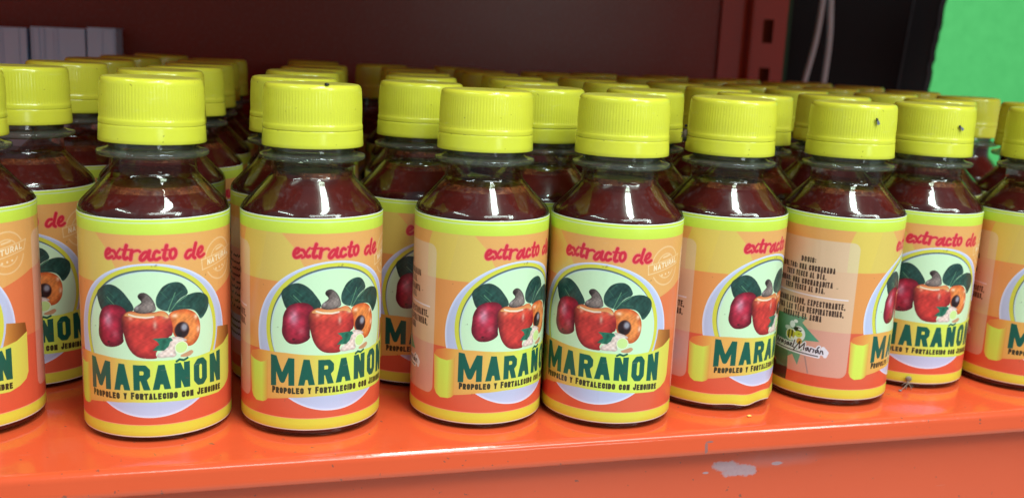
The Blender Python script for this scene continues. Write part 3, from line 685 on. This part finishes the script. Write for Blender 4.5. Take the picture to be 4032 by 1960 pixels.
# ================================================================ the shelf and what stands behind it
SX0, SX1 = -900, 900
prof = [(470, 0), (2.6, 0), (1.6, -.10), (.7, -.45), (.0, -1.1), (-.42, -2.0), (-.55, -3.0), (-.85, -6.3), (-1.0, -7.2), (-.85, -8.3), (-.35, -9.1), (.5, -9.55), (1.6, -9.6), (2.6, -9.2)]
xs_n = 180
me = extrude_x('shelf', prof, SX0, SX1, xs_n)
co = np.empty(len(me.vertices) * 3); me.vertices.foreach_get('co', co); co = co.reshape(-1, 3)
k = len(prof); rs = np.random.RandomState(3)
wob = np.convolve(rs.randn(xs_n + 9), np.ones(9) / 9, 'valid') * .12 * MM
for j in range(2, k):
    co[j::k, 2] += wob * .5; co[j::k, 1] += wob[::-1] * .8
me.vertices.foreach_set('co', co.ravel()); me.update()
shelf = empty('shelf', (0, 0, 0)); tag(shelf, 'orange painted steel shelf with a rolled front lip carrying all the bottles', 'shelf')
link('shelf_board', me, M_SHELF, shelf)
bm_ = link('front_beam', extrude_x('front_beam', [(9, -7.5), (9, -30), (9.2, -60), (9.2, -120), (28, -120), (28, -7.5)], SX0, SX1, 1, closed=True, sharp=30), M_BEAM, shelf)
bm_['label'] = 'orange beam under the lip with a patch of chipped paint'
up = empty('upper_shelf', (0, 8, 268)); tag(up, 'orange steel shelf above the bottles, just out of view', 'shelf')
link('shelf_board', boxes('upper_board', [(SX0, 700, -4, 470, 0, 3)]), M_RACK, up)
link('front_lip', boxes('upper_lip', [(SX0, 700, -7, -4.2, -8, 3)]), M_RACK, up)

bp = empty('back_panel', (0, 456, 0)); tag(bp, 'brown-red sheet metal panel closing the back of the shelf', 'panel')
link('sheet', boxes('panel_sheet', [(SX0, 306.5, 0, 2, .3, 259)]), M_PANEL, bp)
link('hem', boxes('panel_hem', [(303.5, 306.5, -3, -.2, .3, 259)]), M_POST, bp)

fl = link('floor', boxes('floor', [(-4000, 4000, -6000, 1295, -20, 0)]), flat_mat('pale_floor_tile', (.78, .78, .75), .35), None, (0, 0, -1150)); tag(fl, kind='structure')  # unseen floor, added to bounce light up onto the front beam

# slotted rack upright at the right end of the panel
upr = empty('rack_upright', (337, 455, -120)); tag(upr, 'slotted orange-red rack upright between the back panel and the black sheet', 'rack post')
x0, x1 = -1.5, 27.
sx0, sx1 = 6.6, 16.4
L = [(x0, sx0, 0, 2, 0, 400), (sx1, x1, 0, 2, 0, 400)]
zc = [120 + 159.8 - 40 * i for i in range(-3, 7)]
prev = 0
for z in sorted(zc):
    L.append((sx0, sx1, 0, 2, prev, z - 9.7)); prev = z + 9.7
L.append((sx0, sx1, 0, 2, prev, 400))
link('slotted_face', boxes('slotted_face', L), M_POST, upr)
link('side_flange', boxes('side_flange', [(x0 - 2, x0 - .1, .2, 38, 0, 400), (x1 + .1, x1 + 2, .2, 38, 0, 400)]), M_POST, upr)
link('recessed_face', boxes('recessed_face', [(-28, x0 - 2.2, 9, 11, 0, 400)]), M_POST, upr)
gb = link('wall_shade_strip', boxes('wall_shade_strip', [(0, 22, 0, 4, -120, 300)]), M_WALLSHADE, None, (370, 492, 0))  # added strip, dark green standing in for the green wall in shade
tag(gb, 'narrow added strip coloured as the shaded green wall behind the rack upright', 'wall strip')

# two pale cables hanging in the dark gap
for pts, lab in (([(415.6, 480, 235), (413.9, 480, 191), (411.2, 480, 157), (404.2, 480, 121), (396, 480, 80), (386, 481, 20), (380, 482, -60)], 'pale grey hanging cable, the left one, slanting away to the left'),
                 ([(418.2, 478, 235), (420.6, 478, 191), (423.3, 478, 157), (422.2, 478, 121), (419.5, 478, 80), (417, 478, 20), (416, 478, -60)], 'pale grey hanging cable, the right one, dropping nearly straight')):
    P = [Vector(p) for p in pts]; Q = []
    for i in range(len(P) - 1):
        a, b_, c, d = P[max(i - 1, 0)], P[i], P[i + 1], P[min(i + 2, len(P) - 1)]
        for t in np.linspace(0, 1, 5)[:-1]:
            t = float(t); Q.append(.5 * (2 * b_ + (c - a) * t + (2 * a - 5 * b_ + 4 * c - d) * t * t + (3 * b_ - a - 3 * c + d) * t ** 3))
    Q.append(P[-1])
    tag(link('cable', tube('cable', Q, 2.5), M_CABLE), lab, 'cable', 'cables hanging behind the shelf')

# black film hung behind the shelf, with a crease and an uneven right edge
bs = empty('black_sheet', (0, 520, 0)); tag(bs, 'black plastic sheet with a creased, uneven right edge before the green wall', 'plastic sheet')
zs = np.linspace(-160, 330, 80); V = []; Fc = []; rs = np.random.RandomState(8)
jag = rs.randn(80) * .45
for i, z in enumerate(zs):
    e = 566 + (z - 116) * .085 + jag[i]
    cr = 531 + (z - 117) * .0737
    V += [(300, 6, z), (404, 3, z), (470, 4 + 2 * math.sin(z * .03), z), (cr - .9, 1.2, z), (cr, -.6, z), (cr + .9, 1.2, z), (e - 6, 1.0, z), (e, -1.5, z), (e + .2, 1.5, z)]
for i in range(len(zs) - 1):
    for j in range(8): Fc.append((i * 9 + j, i * 9 + j + 1, (i + 1) * 9 + j + 1, (i + 1) * 9 + j))
link('film', mesh('film', V, Fc), M_BLACK, bs)
E_, Ef = [], []
for i, z in enumerate(zs):
    e = V[i * 9 + 7][0]
    E_ += [(e - 4.6, -.2, z), (e - 3.4 + .6 * jag[i], -1.4, z), (e - 2.2, -.6, z)]
for i in range(len(zs) - 1):
    for j in range(2): Ef.append((i * 3 + j, i * 3 + j + 1, (i + 1) * 3 + j + 1, (i + 1) * 3 + j))
link('hem', mesh('film_hem', E_, Ef), M_EDGE, bs)
E_, Ef = [], []
for i, z in enumerate(zs):
    c0 = V[i * 9 + 4][0]; E_ += [(c0 - .55, -.55, z), (c0, -.9, z), (c0 + .55, -.55, z)]
for i in range(len(zs) - 1):
    for j in range(2): Ef.append((i * 3 + j, i * 3 + j + 1, (i + 1) * 3 + j + 1, (i + 1) * 3 + j))
link('crease', mesh('film_crease', E_, Ef), M_EDGE, bs)

gw = link('wall', boxes('wall', [(250, 4000, 0, 60, -1200, 1700)]), M_WALL, None, (0, 1300, 0)); tag(gw, 'bright green painted wall far behind the right end of the shelf', 'wall', kind='structure')

# three ridged cartons at the far left
for x0, x1, zt, lab, nr in ((-262, -215.3, 134.3, 'grey-white ridged carton at the left edge, leftmost of three at the back', 16),
                            (-213.1, -180.4, 135.4, 'grey-white carton in the middle of three at the back of the shelf', 9),
                            (-179.5, -161.7, 136.6, 'narrow grey-white carton, rightmost of three at the back', 4)):
    c = empty('carton', (x0, 398, 0)); tag(c, lab, 'carton', 'grey-white cartons at the back left of the shelf')
    w = x1 - x0
    o = link('body', boxes('carton_body', [(.4, w - .4, .8, 50, .2, zt - 1)]), M_CARTON, c); bevelled(o, .8)
    L = []; rs = np.random.RandomState(nr); e = np.sort(np.concatenate([[0, w], rs.rand(nr - 1) * w * .92 + w * .04]))
    for a, b_ in zip(e[:-1], e[1:]):
        if b_ - a > .7: L.append((a + .18, b_ - .18, rs.rand() * .5 - .3, .7, .2, zt - .4 - rs.rand() * .7))
    link('ridged_front', boxes('ridged_front', L), M_CARTON, c)
    link('lid', boxes('carton_lid', [(0, w, .5, 50.4, zt - .9, zt)]), M_CARTON, c)

# ================================================================ the bottle
BODY = [(0, 2.4), (15, 2.0), (21, .6), (22.4, 0), (23.9, .05), (24.55, .45), (24.88, 1.2), (24.97, 2.4), (24.97, 76.2), (24.9, 77.2), (24.6, 78.2), (24.0, 79.2), (23.2, 80.1),
        (20.3, 83.1), (17.4, 86.1), (15.4, 88.2), (14.75, 89.0), (14.45, 89.7), (14.35, 90.6), (14.3, 95.2)]
RINGP = [(13.9, 94.6), (14.9, 94.4), (16.8, 94.7), (18.1, 95.1), (18.45, 95.6), (18.45, 96.3), (18.1, 96.8), (15.6, 97.3), (14.4, 97.9), (14.2, 100.2), (13.7, 100.2), (13.9, 94.6)]
me_body = lathe('bottle_shell', BODY, 72, sharp=60)
me_ring = lathe('neck_ring', RINGP, 72, sharp=50)
inner = [(0, 3.2), (19.6, 1.8), (22.9, .9), (24.0, 1.2), (24.3, 2.6), (24.2, 76.4), (23.9, 78), (22.6, 79.6), (16.9, 85.4), (14.2, 88.3), (13.7, 89.8), (13.6, 95)]
def inner_r(z): return float(np.interp(z, [p[1] for p in inner[3:]], [p[0] for p in inner[3:]]))
def liquid_meshes(level):
    p = [q for q in inner if q[1] < level - .4 or q[0] < 20 and q[1] < 3]
    r = inner_r(level)
    rim = [(r, level), (r - .9, level + .05), (0, level)]
    liq = lathe('liquid', p + rim, 56, sharp=50)
    foam = lathe('foam_ring', [(inner_r(level - 1.3) + .06, level - 1.3), (inner_r(level) + .06, level), (inner_r(level + .7) + .03, level + .7), (inner_r(level + .7) - .8, level + .75), (r - 3.5, level + .25)], 56)
    liq.materials.append(M_LIQ); foam.materials.append(M_FOAM); return liq, foam
LEVELS = {'low': liquid_meshes(84.6), 'mid': liquid_meshes(86.4), 'high': liquid_meshes(87.9), 'full': liquid_meshes(90.2), 'brim': liquid_meshes(94.6)}
me_band = lathe('tamper_band', [(16.4, 99.9), (16.7, 99.55), (17.5, 99.58), (17.68, 99.85), (17.60, 101), (17.42, 104.6), (17.36, 105.2), (17.28, 105.38), (16.6, 105.38)], 80, sharp=60)
ridge = lambda i: (np.where(i % 4 < 2, 1., -1.))
me_cap = lathe('cap', [(16.5, 105.3), (17.2, 105.41), (17.30, 105.5), (17.33, 105.8), (17.35, 106.7), (17.31, 107.1), (17.16, 107.4), (17.08, 107.7, .04), (17.06, 108.8, .038), (17.08, 110.3, .038), (17.12, 112, .038), (17.10, 113.5, .038),
                       (17.03, 115.2, .038), (16.95, 116.8, .034), (16.90, 118.3, .04), (16.86, 119.0), (16.76, 119.7), (16.52, 120.3), (16.1, 120.75), (15.5, 121.0), (14.7, 121.12), (13.9, 121.02), (13.3, 120.9), (6, 120.85), (0, 120.85)], 392, mod=ridge, sharp=70)
def label_mesh(wrinkle=False, slip=0.):
    seg = 120; rows = [(25.0, 0.), (25.12, 0.004), (25.12, .03), (25.12, .12), (25.12, .5), (25.12, .93), (25.12, .996), (25.0, 1.)]
    V, Fc, uv = [], [], []
    H = V1 - V0
    for r, t in rows:
        for i in range(seg + 1):
            th = -math.pi + 2 * math.pi * i / seg
            z = V0 + slip + H * t; rr = r
            if wrinkle and t < .15:
                s = math.exp(-((th - .15) / .75) ** 2) * (1 - t / .15)
                rr += .55 * s * (1 + math.sin(th * 11)); z += .75 * s * math.sin(th * 9 + 1.0)
            if not wrinkle: z += .12 * math.sin(th * 2 + slip * 9) * (1 if t > .9 else -.6 if t < .1 else 0)
            V.append((rr * math.sin(th), -rr * math.cos(th), z)); uv.append((i / seg, t))
    n = seg + 1
    for k in range(len(rows) - 1):
        for i in range(seg): Fc.append((k * n + i, k * n + i + 1, (k + 1) * n + i + 1, (k + 1) * n + i))
    me = mesh('label', V, Fc, sharp=50)
    L = me.uv_layers.new(name='UVMap')
    for lp in me.loops: L.data[lp.index].uv = uv[lp.vertex_index]
    me.materials.append(M_LABEL); return me
LABELS = [label_mesh(False, s) for s in (0, .35, .15, 1.0)]
me_wrinkled = label_mesh(True, .7); me_slipped = label_mesh(False, .85)

GROUP = 'yellow-capped syrup bottles standing in files on the orange shelf'
def make_bottle(level='mid', lab=None):
    b = empty('syrup_bottle', (0, 0, 0)); b['category'] = 'bottle'; b['group'] = GROUP
    link('bottle_shell', me_body, M_PET, b); link('neck_ring', me_ring, M_RING, b)
    l = link('liquid', LEVELS[level][0], None, b); link('foam_ring', LEVELS[level][1], None, l)
    link('label', lab or LABELS[0], None, b)
    c = link('cap', me_cap, M_CAP, b); link('tamper_band', me_band, M_CAP, c)
    return b
PROTO = make_bottle()
def copy_bottle(level, lab):
    r = PROTO.copy(); COL.objects.link(r)
    for ch in PROTO.children:
        c = ch.copy(); COL.objects.link(c); c.parent = r
        if ch.name.startswith('liquid'): c.data = LEVELS[level][0]
        if ch.name.startswith('label'): c.data = lab
        for g in ch.children:
            d = g.copy(); COL.objects.link(d); d.parent = c
            if g.name.startswith('foam'): d.data = LEVELS[level][1]
    return r
def tilt(o, a):
    """seat a cap or band a little askew about the neck, turned to a random side"""
    from mathutils import Euler
    e = Euler((random.uniform(-a, a), random.uniform(-a, a), random.uniform(0, 6.28)))
    p = Vector((0, 0, .103)); o.rotation_euler = e; o.location = p - e.to_matrix() @ p
SPOT = {"B1": [-116.57, 45.74], "B2": [-63.0, 41.44], "B3": [-0.76, 39.26], "B4": [50.02, 31.26], "B5": [100.78, 42.47], "B6": [153.77, 39.62], "B7": [203.66, 53.76], "B0": [-181.23, 56.41], "B8": [253.69, 41.11], "C1": [-167.6, 104.77], "C3": [-153.98, 237.0], "C4": [-145.27, 306.12], "D1": [-117.82, 116.46], "D2": [-110.15, 166.12], "D3": [-105.14, 225.18], "D4": [-102.14, 280.21], "D5": [-96.67, 330.16], "E1": [-66.1, 91.6], "E2": [-57.8, 166.6], "E3": [-48.18, 226.69], "E4": [-39.42, 294.91], "E5": [-35.43, 380.09], "F1": [-16.04, 87.21], "F2": [-4.28, 150.89], "F3": [6.79, 216.82], "F4": [13.06, 285.02], "F5": [7.21, 353.49], "G1": [33.48, 78.7], "G2": [46.04, 151.97], "G3": [57.52, 212.4], "G4": [58.05, 262.64], "H1": [83.99, 91.82], "H2": [98.02, 161.69], "H3": [105.94, 226.11], "H4": [108.32, 276.3], "H5": [112.43, 326.38], "H6": [156.03, 351.35], "I1": [135.62, 88.62], "I2": [151.6, 154.97], "I3": [154.19, 212.08], "I4": [171.22, 301.91], "J1": [187.96, 105.83], "J2": [205.76, 168.6], "J3": [209.12, 225.02], "J4": [228.98, 313.06], "K1": [247.17, 104.77], "K2": [257.93, 162.73], "K3": [265.57, 227.07], "K4": [283.24, 309.53], "L1": [308.58, 158.25], "L2": [321.56, 223.34], "C2": [-160.28, 169.57], "C5": [-133.0, 384.0], "G0": [60.67, 362.64], "G5": [64.13, 312.52], "I5": [216.65, 364.01], "J5": [272.98, 360.1], "K5": [321.79, 342.25], "K6": [330.62, 292.78], "M1": [297.2, 94.75]}
FRONT = {  # rotation of the print, liquid level, label mesh, how to tell it apart
 'B0': (-12.8, 'mid', LABELS[3], 'front bottle cut by the left photo edge, last letter N of its name in view'),
 'B1': (-1.7, 'low', LABELS[0], 'largest front bottle with the whole fruit medallion in view, second from the left'),
 'B2': (13.9, 'full', me_slipped, 'front bottle with a dark speck on its cap rim, third from the left'),
 'B3': (22.4, 'mid', LABELS[2], 'front bottle turned so its banner curl shows, touching its right neighbour'),
 'B4': (-33.2, 'full', LABELS[1], 'front bottle with its whole name and NATURAL stamp in view, filled to the neck'),
 'B5': (25.8, 'high', me_wrinkled, 'front bottle with a wrinkled label hem and bug remains beside its cap'),
 'B6': (60.4, 'mid', me_slipped, 'front bottle turned to its pale dose panel with a little bee, fly on cap'),
 'B7': (-15.4, 'high', LABELS[1], 'bottle right of the dose panel bottle, fly on cap, dried spider at its foot'),
 'B8': (0.9, 'mid', LABELS[3], 'front bottle cut by the right edge of the photo, banner curl in view'),
 'C1': (-2.7, 'mid', LABELS[0]), 'F1': (13.2, 'high', LABELS[0]), 'G1': (40, 'high', LABELS[1]), 'E1': (150, 'mid', LABELS[0]), 'D1': (20, 'mid', LABELS[2]), 'L1': (30, 'brim', LABELS[0]), 'M1': (-40, 'brim', LABELS[1]),
}
FILE = {'C': 'at the far left behind the edge-cut front bottle', 'D': 'behind the largest front bottle', 'E': 'behind the bottle with the speck on its cap', 'F': 'behind the gap left of the banner-curl bottle',
        'G': 'behind the two touching front bottles', 'H': 'behind the front bottle filled to the neck', 'I': 'behind the bottle with the wrinkled hem', 'J': 'behind the gap left of the dose panel bottle',
        'K': 'behind the two bottles with flies on their caps', 'L': 'at the far right near the green wall', 'M': 'at the far right just behind the edge-cut front bottle'}
ORD = ['nearest', 'second', 'third', 'fourth', 'fifth', 'sixth', 'seventh']
files = {}
for nme, (x, y) in SPOT.items():
    if nme[0] != 'B': files.setdefault(nme[0], []).append((y - .12 * x, nme))
rank = {n: i for f in files.values() for i, (_, n) in enumerate(sorted(f))}
first = True
for nme, (x, y) in SPOT.items():
    fr = FRONT.get(nme)
    if fr: rz, lev, lab = fr[:3]
    else: rz, lev, lab = random.choice((0, 12, -25, 40, -50, 75)) + random.uniform(-8, 8), random.choice(('low', 'mid', 'high')), random.choice(LABELS)
    b = copy_bottle(lev, lab)
    for ch in b.children:
        if ch.name.startswith('cap'):
            tilt(ch, .012)
            for g in ch.children: tilt(g, .004)
        if ch.name.startswith('label') and nme[0] != 'B': ch.rotation_euler = (random.uniform(-.004, .004), random.uniform(-.004, .004), 0)
    b.location = (x * MM, y * MM, .0003); b.rotation_euler = (0, 0, math.radians(rz))
    if nme[0] == 'B': b['label'] = fr[3]
    else:
        f = nme[0]; n = len(files[f]); r = rank[nme]
        b['label'] = ('yellow-capped bottle %s' % FILE[f]) if n == 1 else '%s yellow-capped bottle of the file %s' % (ORD[r] if r < n - 1 or n < 3 else 'last', FILE[f])
for ch in list(PROTO.children):
    for g in list(ch.children): bpy.data.objects.remove(g)
    bpy.data.objects.remove(ch)
bpy.data.objects.remove(PROTO)

# ================================================================ small dead insects and crumbs
M_FLY = flat_mat('fly_body', (.020, .018, .022), .35); M_WING = flat_mat('fly_wing', (.20, .21, .24), .25)
M_HUSK = flat_mat('dry_husk', (.16, .11, .08), .7, (900, (.30, .24, .20)))
def ellipsoid(name, c, r, seg=12, rings=8):
    p = [(0, -1)] + [(math.sin(math.pi * k / rings), -math.cos(math.pi * k / rings)) for k in range(1, rings)] + [(0, 1)]
    me = lathe(name, [(a, b_) for a, b_ in p], seg)
    co = np.empty(len(me.vertices) * 3); me.vertices.foreach_get('co', co); co = co.reshape(-1, 3) * np.array(r) + np.array(c) * MM
    me.vertices.foreach_set('co', co.ravel()); me.update(); return me
def on_cap(nme, az, z, r):
    x, y = SPOT[nme]; a = math.radians(az)
    return Vector((x + r * math.sin(a), y - r * math.cos(a), z)), a
def fly(nme, az, z, tilt, s, lab):
    p, a = on_cap(nme, az, z, 17.2 + .55 * s)
    o = empty('fly', p); o.rotation_euler = Matrix.Rotation(a, 3, 'Z').to_euler(); o.rotation_euler[1] = 0
    R = Matrix.Rotation(a, 3, 'Z') @ Matrix.Rotation(tilt, 3, 'Y'); o.rotation_euler = R.to_euler()
    o.scale = (s, s, s)
    link('abdomen', ellipsoid('abdomen', (0, 0, -.75), (.5, .45, .9)), M_FLY, o)
    link('thorax', ellipsoid('thorax', (0, 0, .45), (.48, .45, .55)), M_FLY, o)
    link('head', ellipsoid('head', (0, 0, 1.15), (.34, .3, .28)), M_FLY, o)
    for sx in (-1, 1):
        w = mesh('wing', [(sx * .1, -.42, .5), (sx * .55, -.45, -.2), (sx * .62, -.40, -1.3), (sx * .30, -.42, -1.7), (sx * .04, -.45, -1.0)], [(0, 1, 2, 3, 4)])
        link('wing', w, M_WING, o)
        for k, zz in enumerate((.8, .4, 0)):
            link('leg', tube('leg', [(sx * .3, .1, zz), (sx * .8, .2, zz + .1 * (1 - k)), (sx * 1.05, .5, zz + .3 * (1 - k))], .05, 5), M_FLY, o)
    return tag(o, lab, 'fly', 'small flies on the yellow caps')
fly('B6', -3.3, 115.1, math.radians(-24), .95, 'small dark fly on the cap of the dose panel bottle')
fly('B7', .5, 112.5, math.radians(-50), .95, 'small dark fly on the cap right of the dose panel bottle')
p, a = on_cap('B2', 11.3, 121.5, 15.9)
o = empty('beetle', p); link('body', ellipsoid('beetle_body', (0, 0, .2), (.7, .8, .55)), M_FLY, o); link('head', ellipsoid('beetle_head', (.65, 0, .2), (.3, .35, .3)), M_FLY, o)
tag(o, 'tiny black beetle on the rim of a yellow cap', 'beetle')
p, a = on_cap('B5', -108, 106.5, 18.0)
o = empty('bug_remains', p); o.rotation_euler = (0, 0, a)
rs = np.random.RandomState(5)
link('husk', ellipsoid('husk', (0, 0, 0), (1.1, .9, 1.7)), M_HUSK, o)
link('head', ellipsoid('bug_head', (.2, 0, 3.0), (.65, .6, .6)), M_FLY, o)
link('abdomen', ellipsoid('bug_abdomen', (-.1, .1, -2.3), (.8, .7, 1.0)), M_FLY, o)
for k in range(6):
    t = rs.rand() * 3 - 1.5
    link('leg', tube('bug_leg', [(0, -.3, t), (rs.rand() * 2.4 - 1.2, -1.3, t + rs.rand() - .5), (rs.rand() * 3.4 - 1.7, -1.6, t - rs.rand() * 1.4)], .12, 5), M_HUSK, o)
for sx in (-1, 1): link('wing', mesh('bug_wing', [(0, -.9, .8), (sx * 1.0, -1.1, .2), (sx * 1.3, -1.0, -1.6), (sx * .4, -.95, -1.9)], [(0, 1, 2, 3)]), M_WING, o)
tag(o, 'dried bug remains stuck to the left side of a yellow cap', 'bug')
p, a = on_cap('B7', -30.6, 3.4, 26.0)
o = empty('dead_spider', p); o.rotation_euler = (0, 0, a)
link('abdomen', ellipsoid('spider_abdomen', (0, 0, 1.4), (1.75, .9, 1.6)), M_HUSK, o)
link('thorax', ellipsoid('spider_thorax', (-.2, -.4, -.9), (.9, .7, 1.1)), M_HUSK, o)
for pts in ([(-.4, -.6, -1.2), (-2.0, -3.2, -2.6), (-4.2, -6.5, -3.9)], [(.3, -.6, -1.2), (1.4, -1.6, -2.4), (1.9, -2.6, -3.9)], [(-.2, -.6, -1.4), (-.8, -2.2, -2.6), (-1.3, -3, -3.9)], [(.5, -.4, -.8), (2.2, -.6, -1.8), (2.7, -1.4, -2.6)], [(-.8, -.4, -.6), (-2.2, -.9, -1.2), (-3.2, -1.4, -2.6)]):
    link('leg', tube('spider_leg', pts, .22, 6), M_HUSK, o)
link('silk_clump', ellipsoid('silk_clump', (-4.6, -7.0, -3.7), (.95, .6, .45)), M_WING, o)
o.scale = (.78, .78, .78)
tag(o, 'dried pale brown spider at the foot of the bottle right of the dose panel', 'spider')
M_CRUMB = flat_mat('yellow_crumb', (.75, .55, .12), .6)
tag(link('crumb', ellipsoid('crumb', (0, 0, .45), (.95, .6, .45)), M_CRUMB, None, (102.8, 11.2, 0)), 'single yellow crumb lying on the shelf before the wrinkled hem bottle', 'crumb')
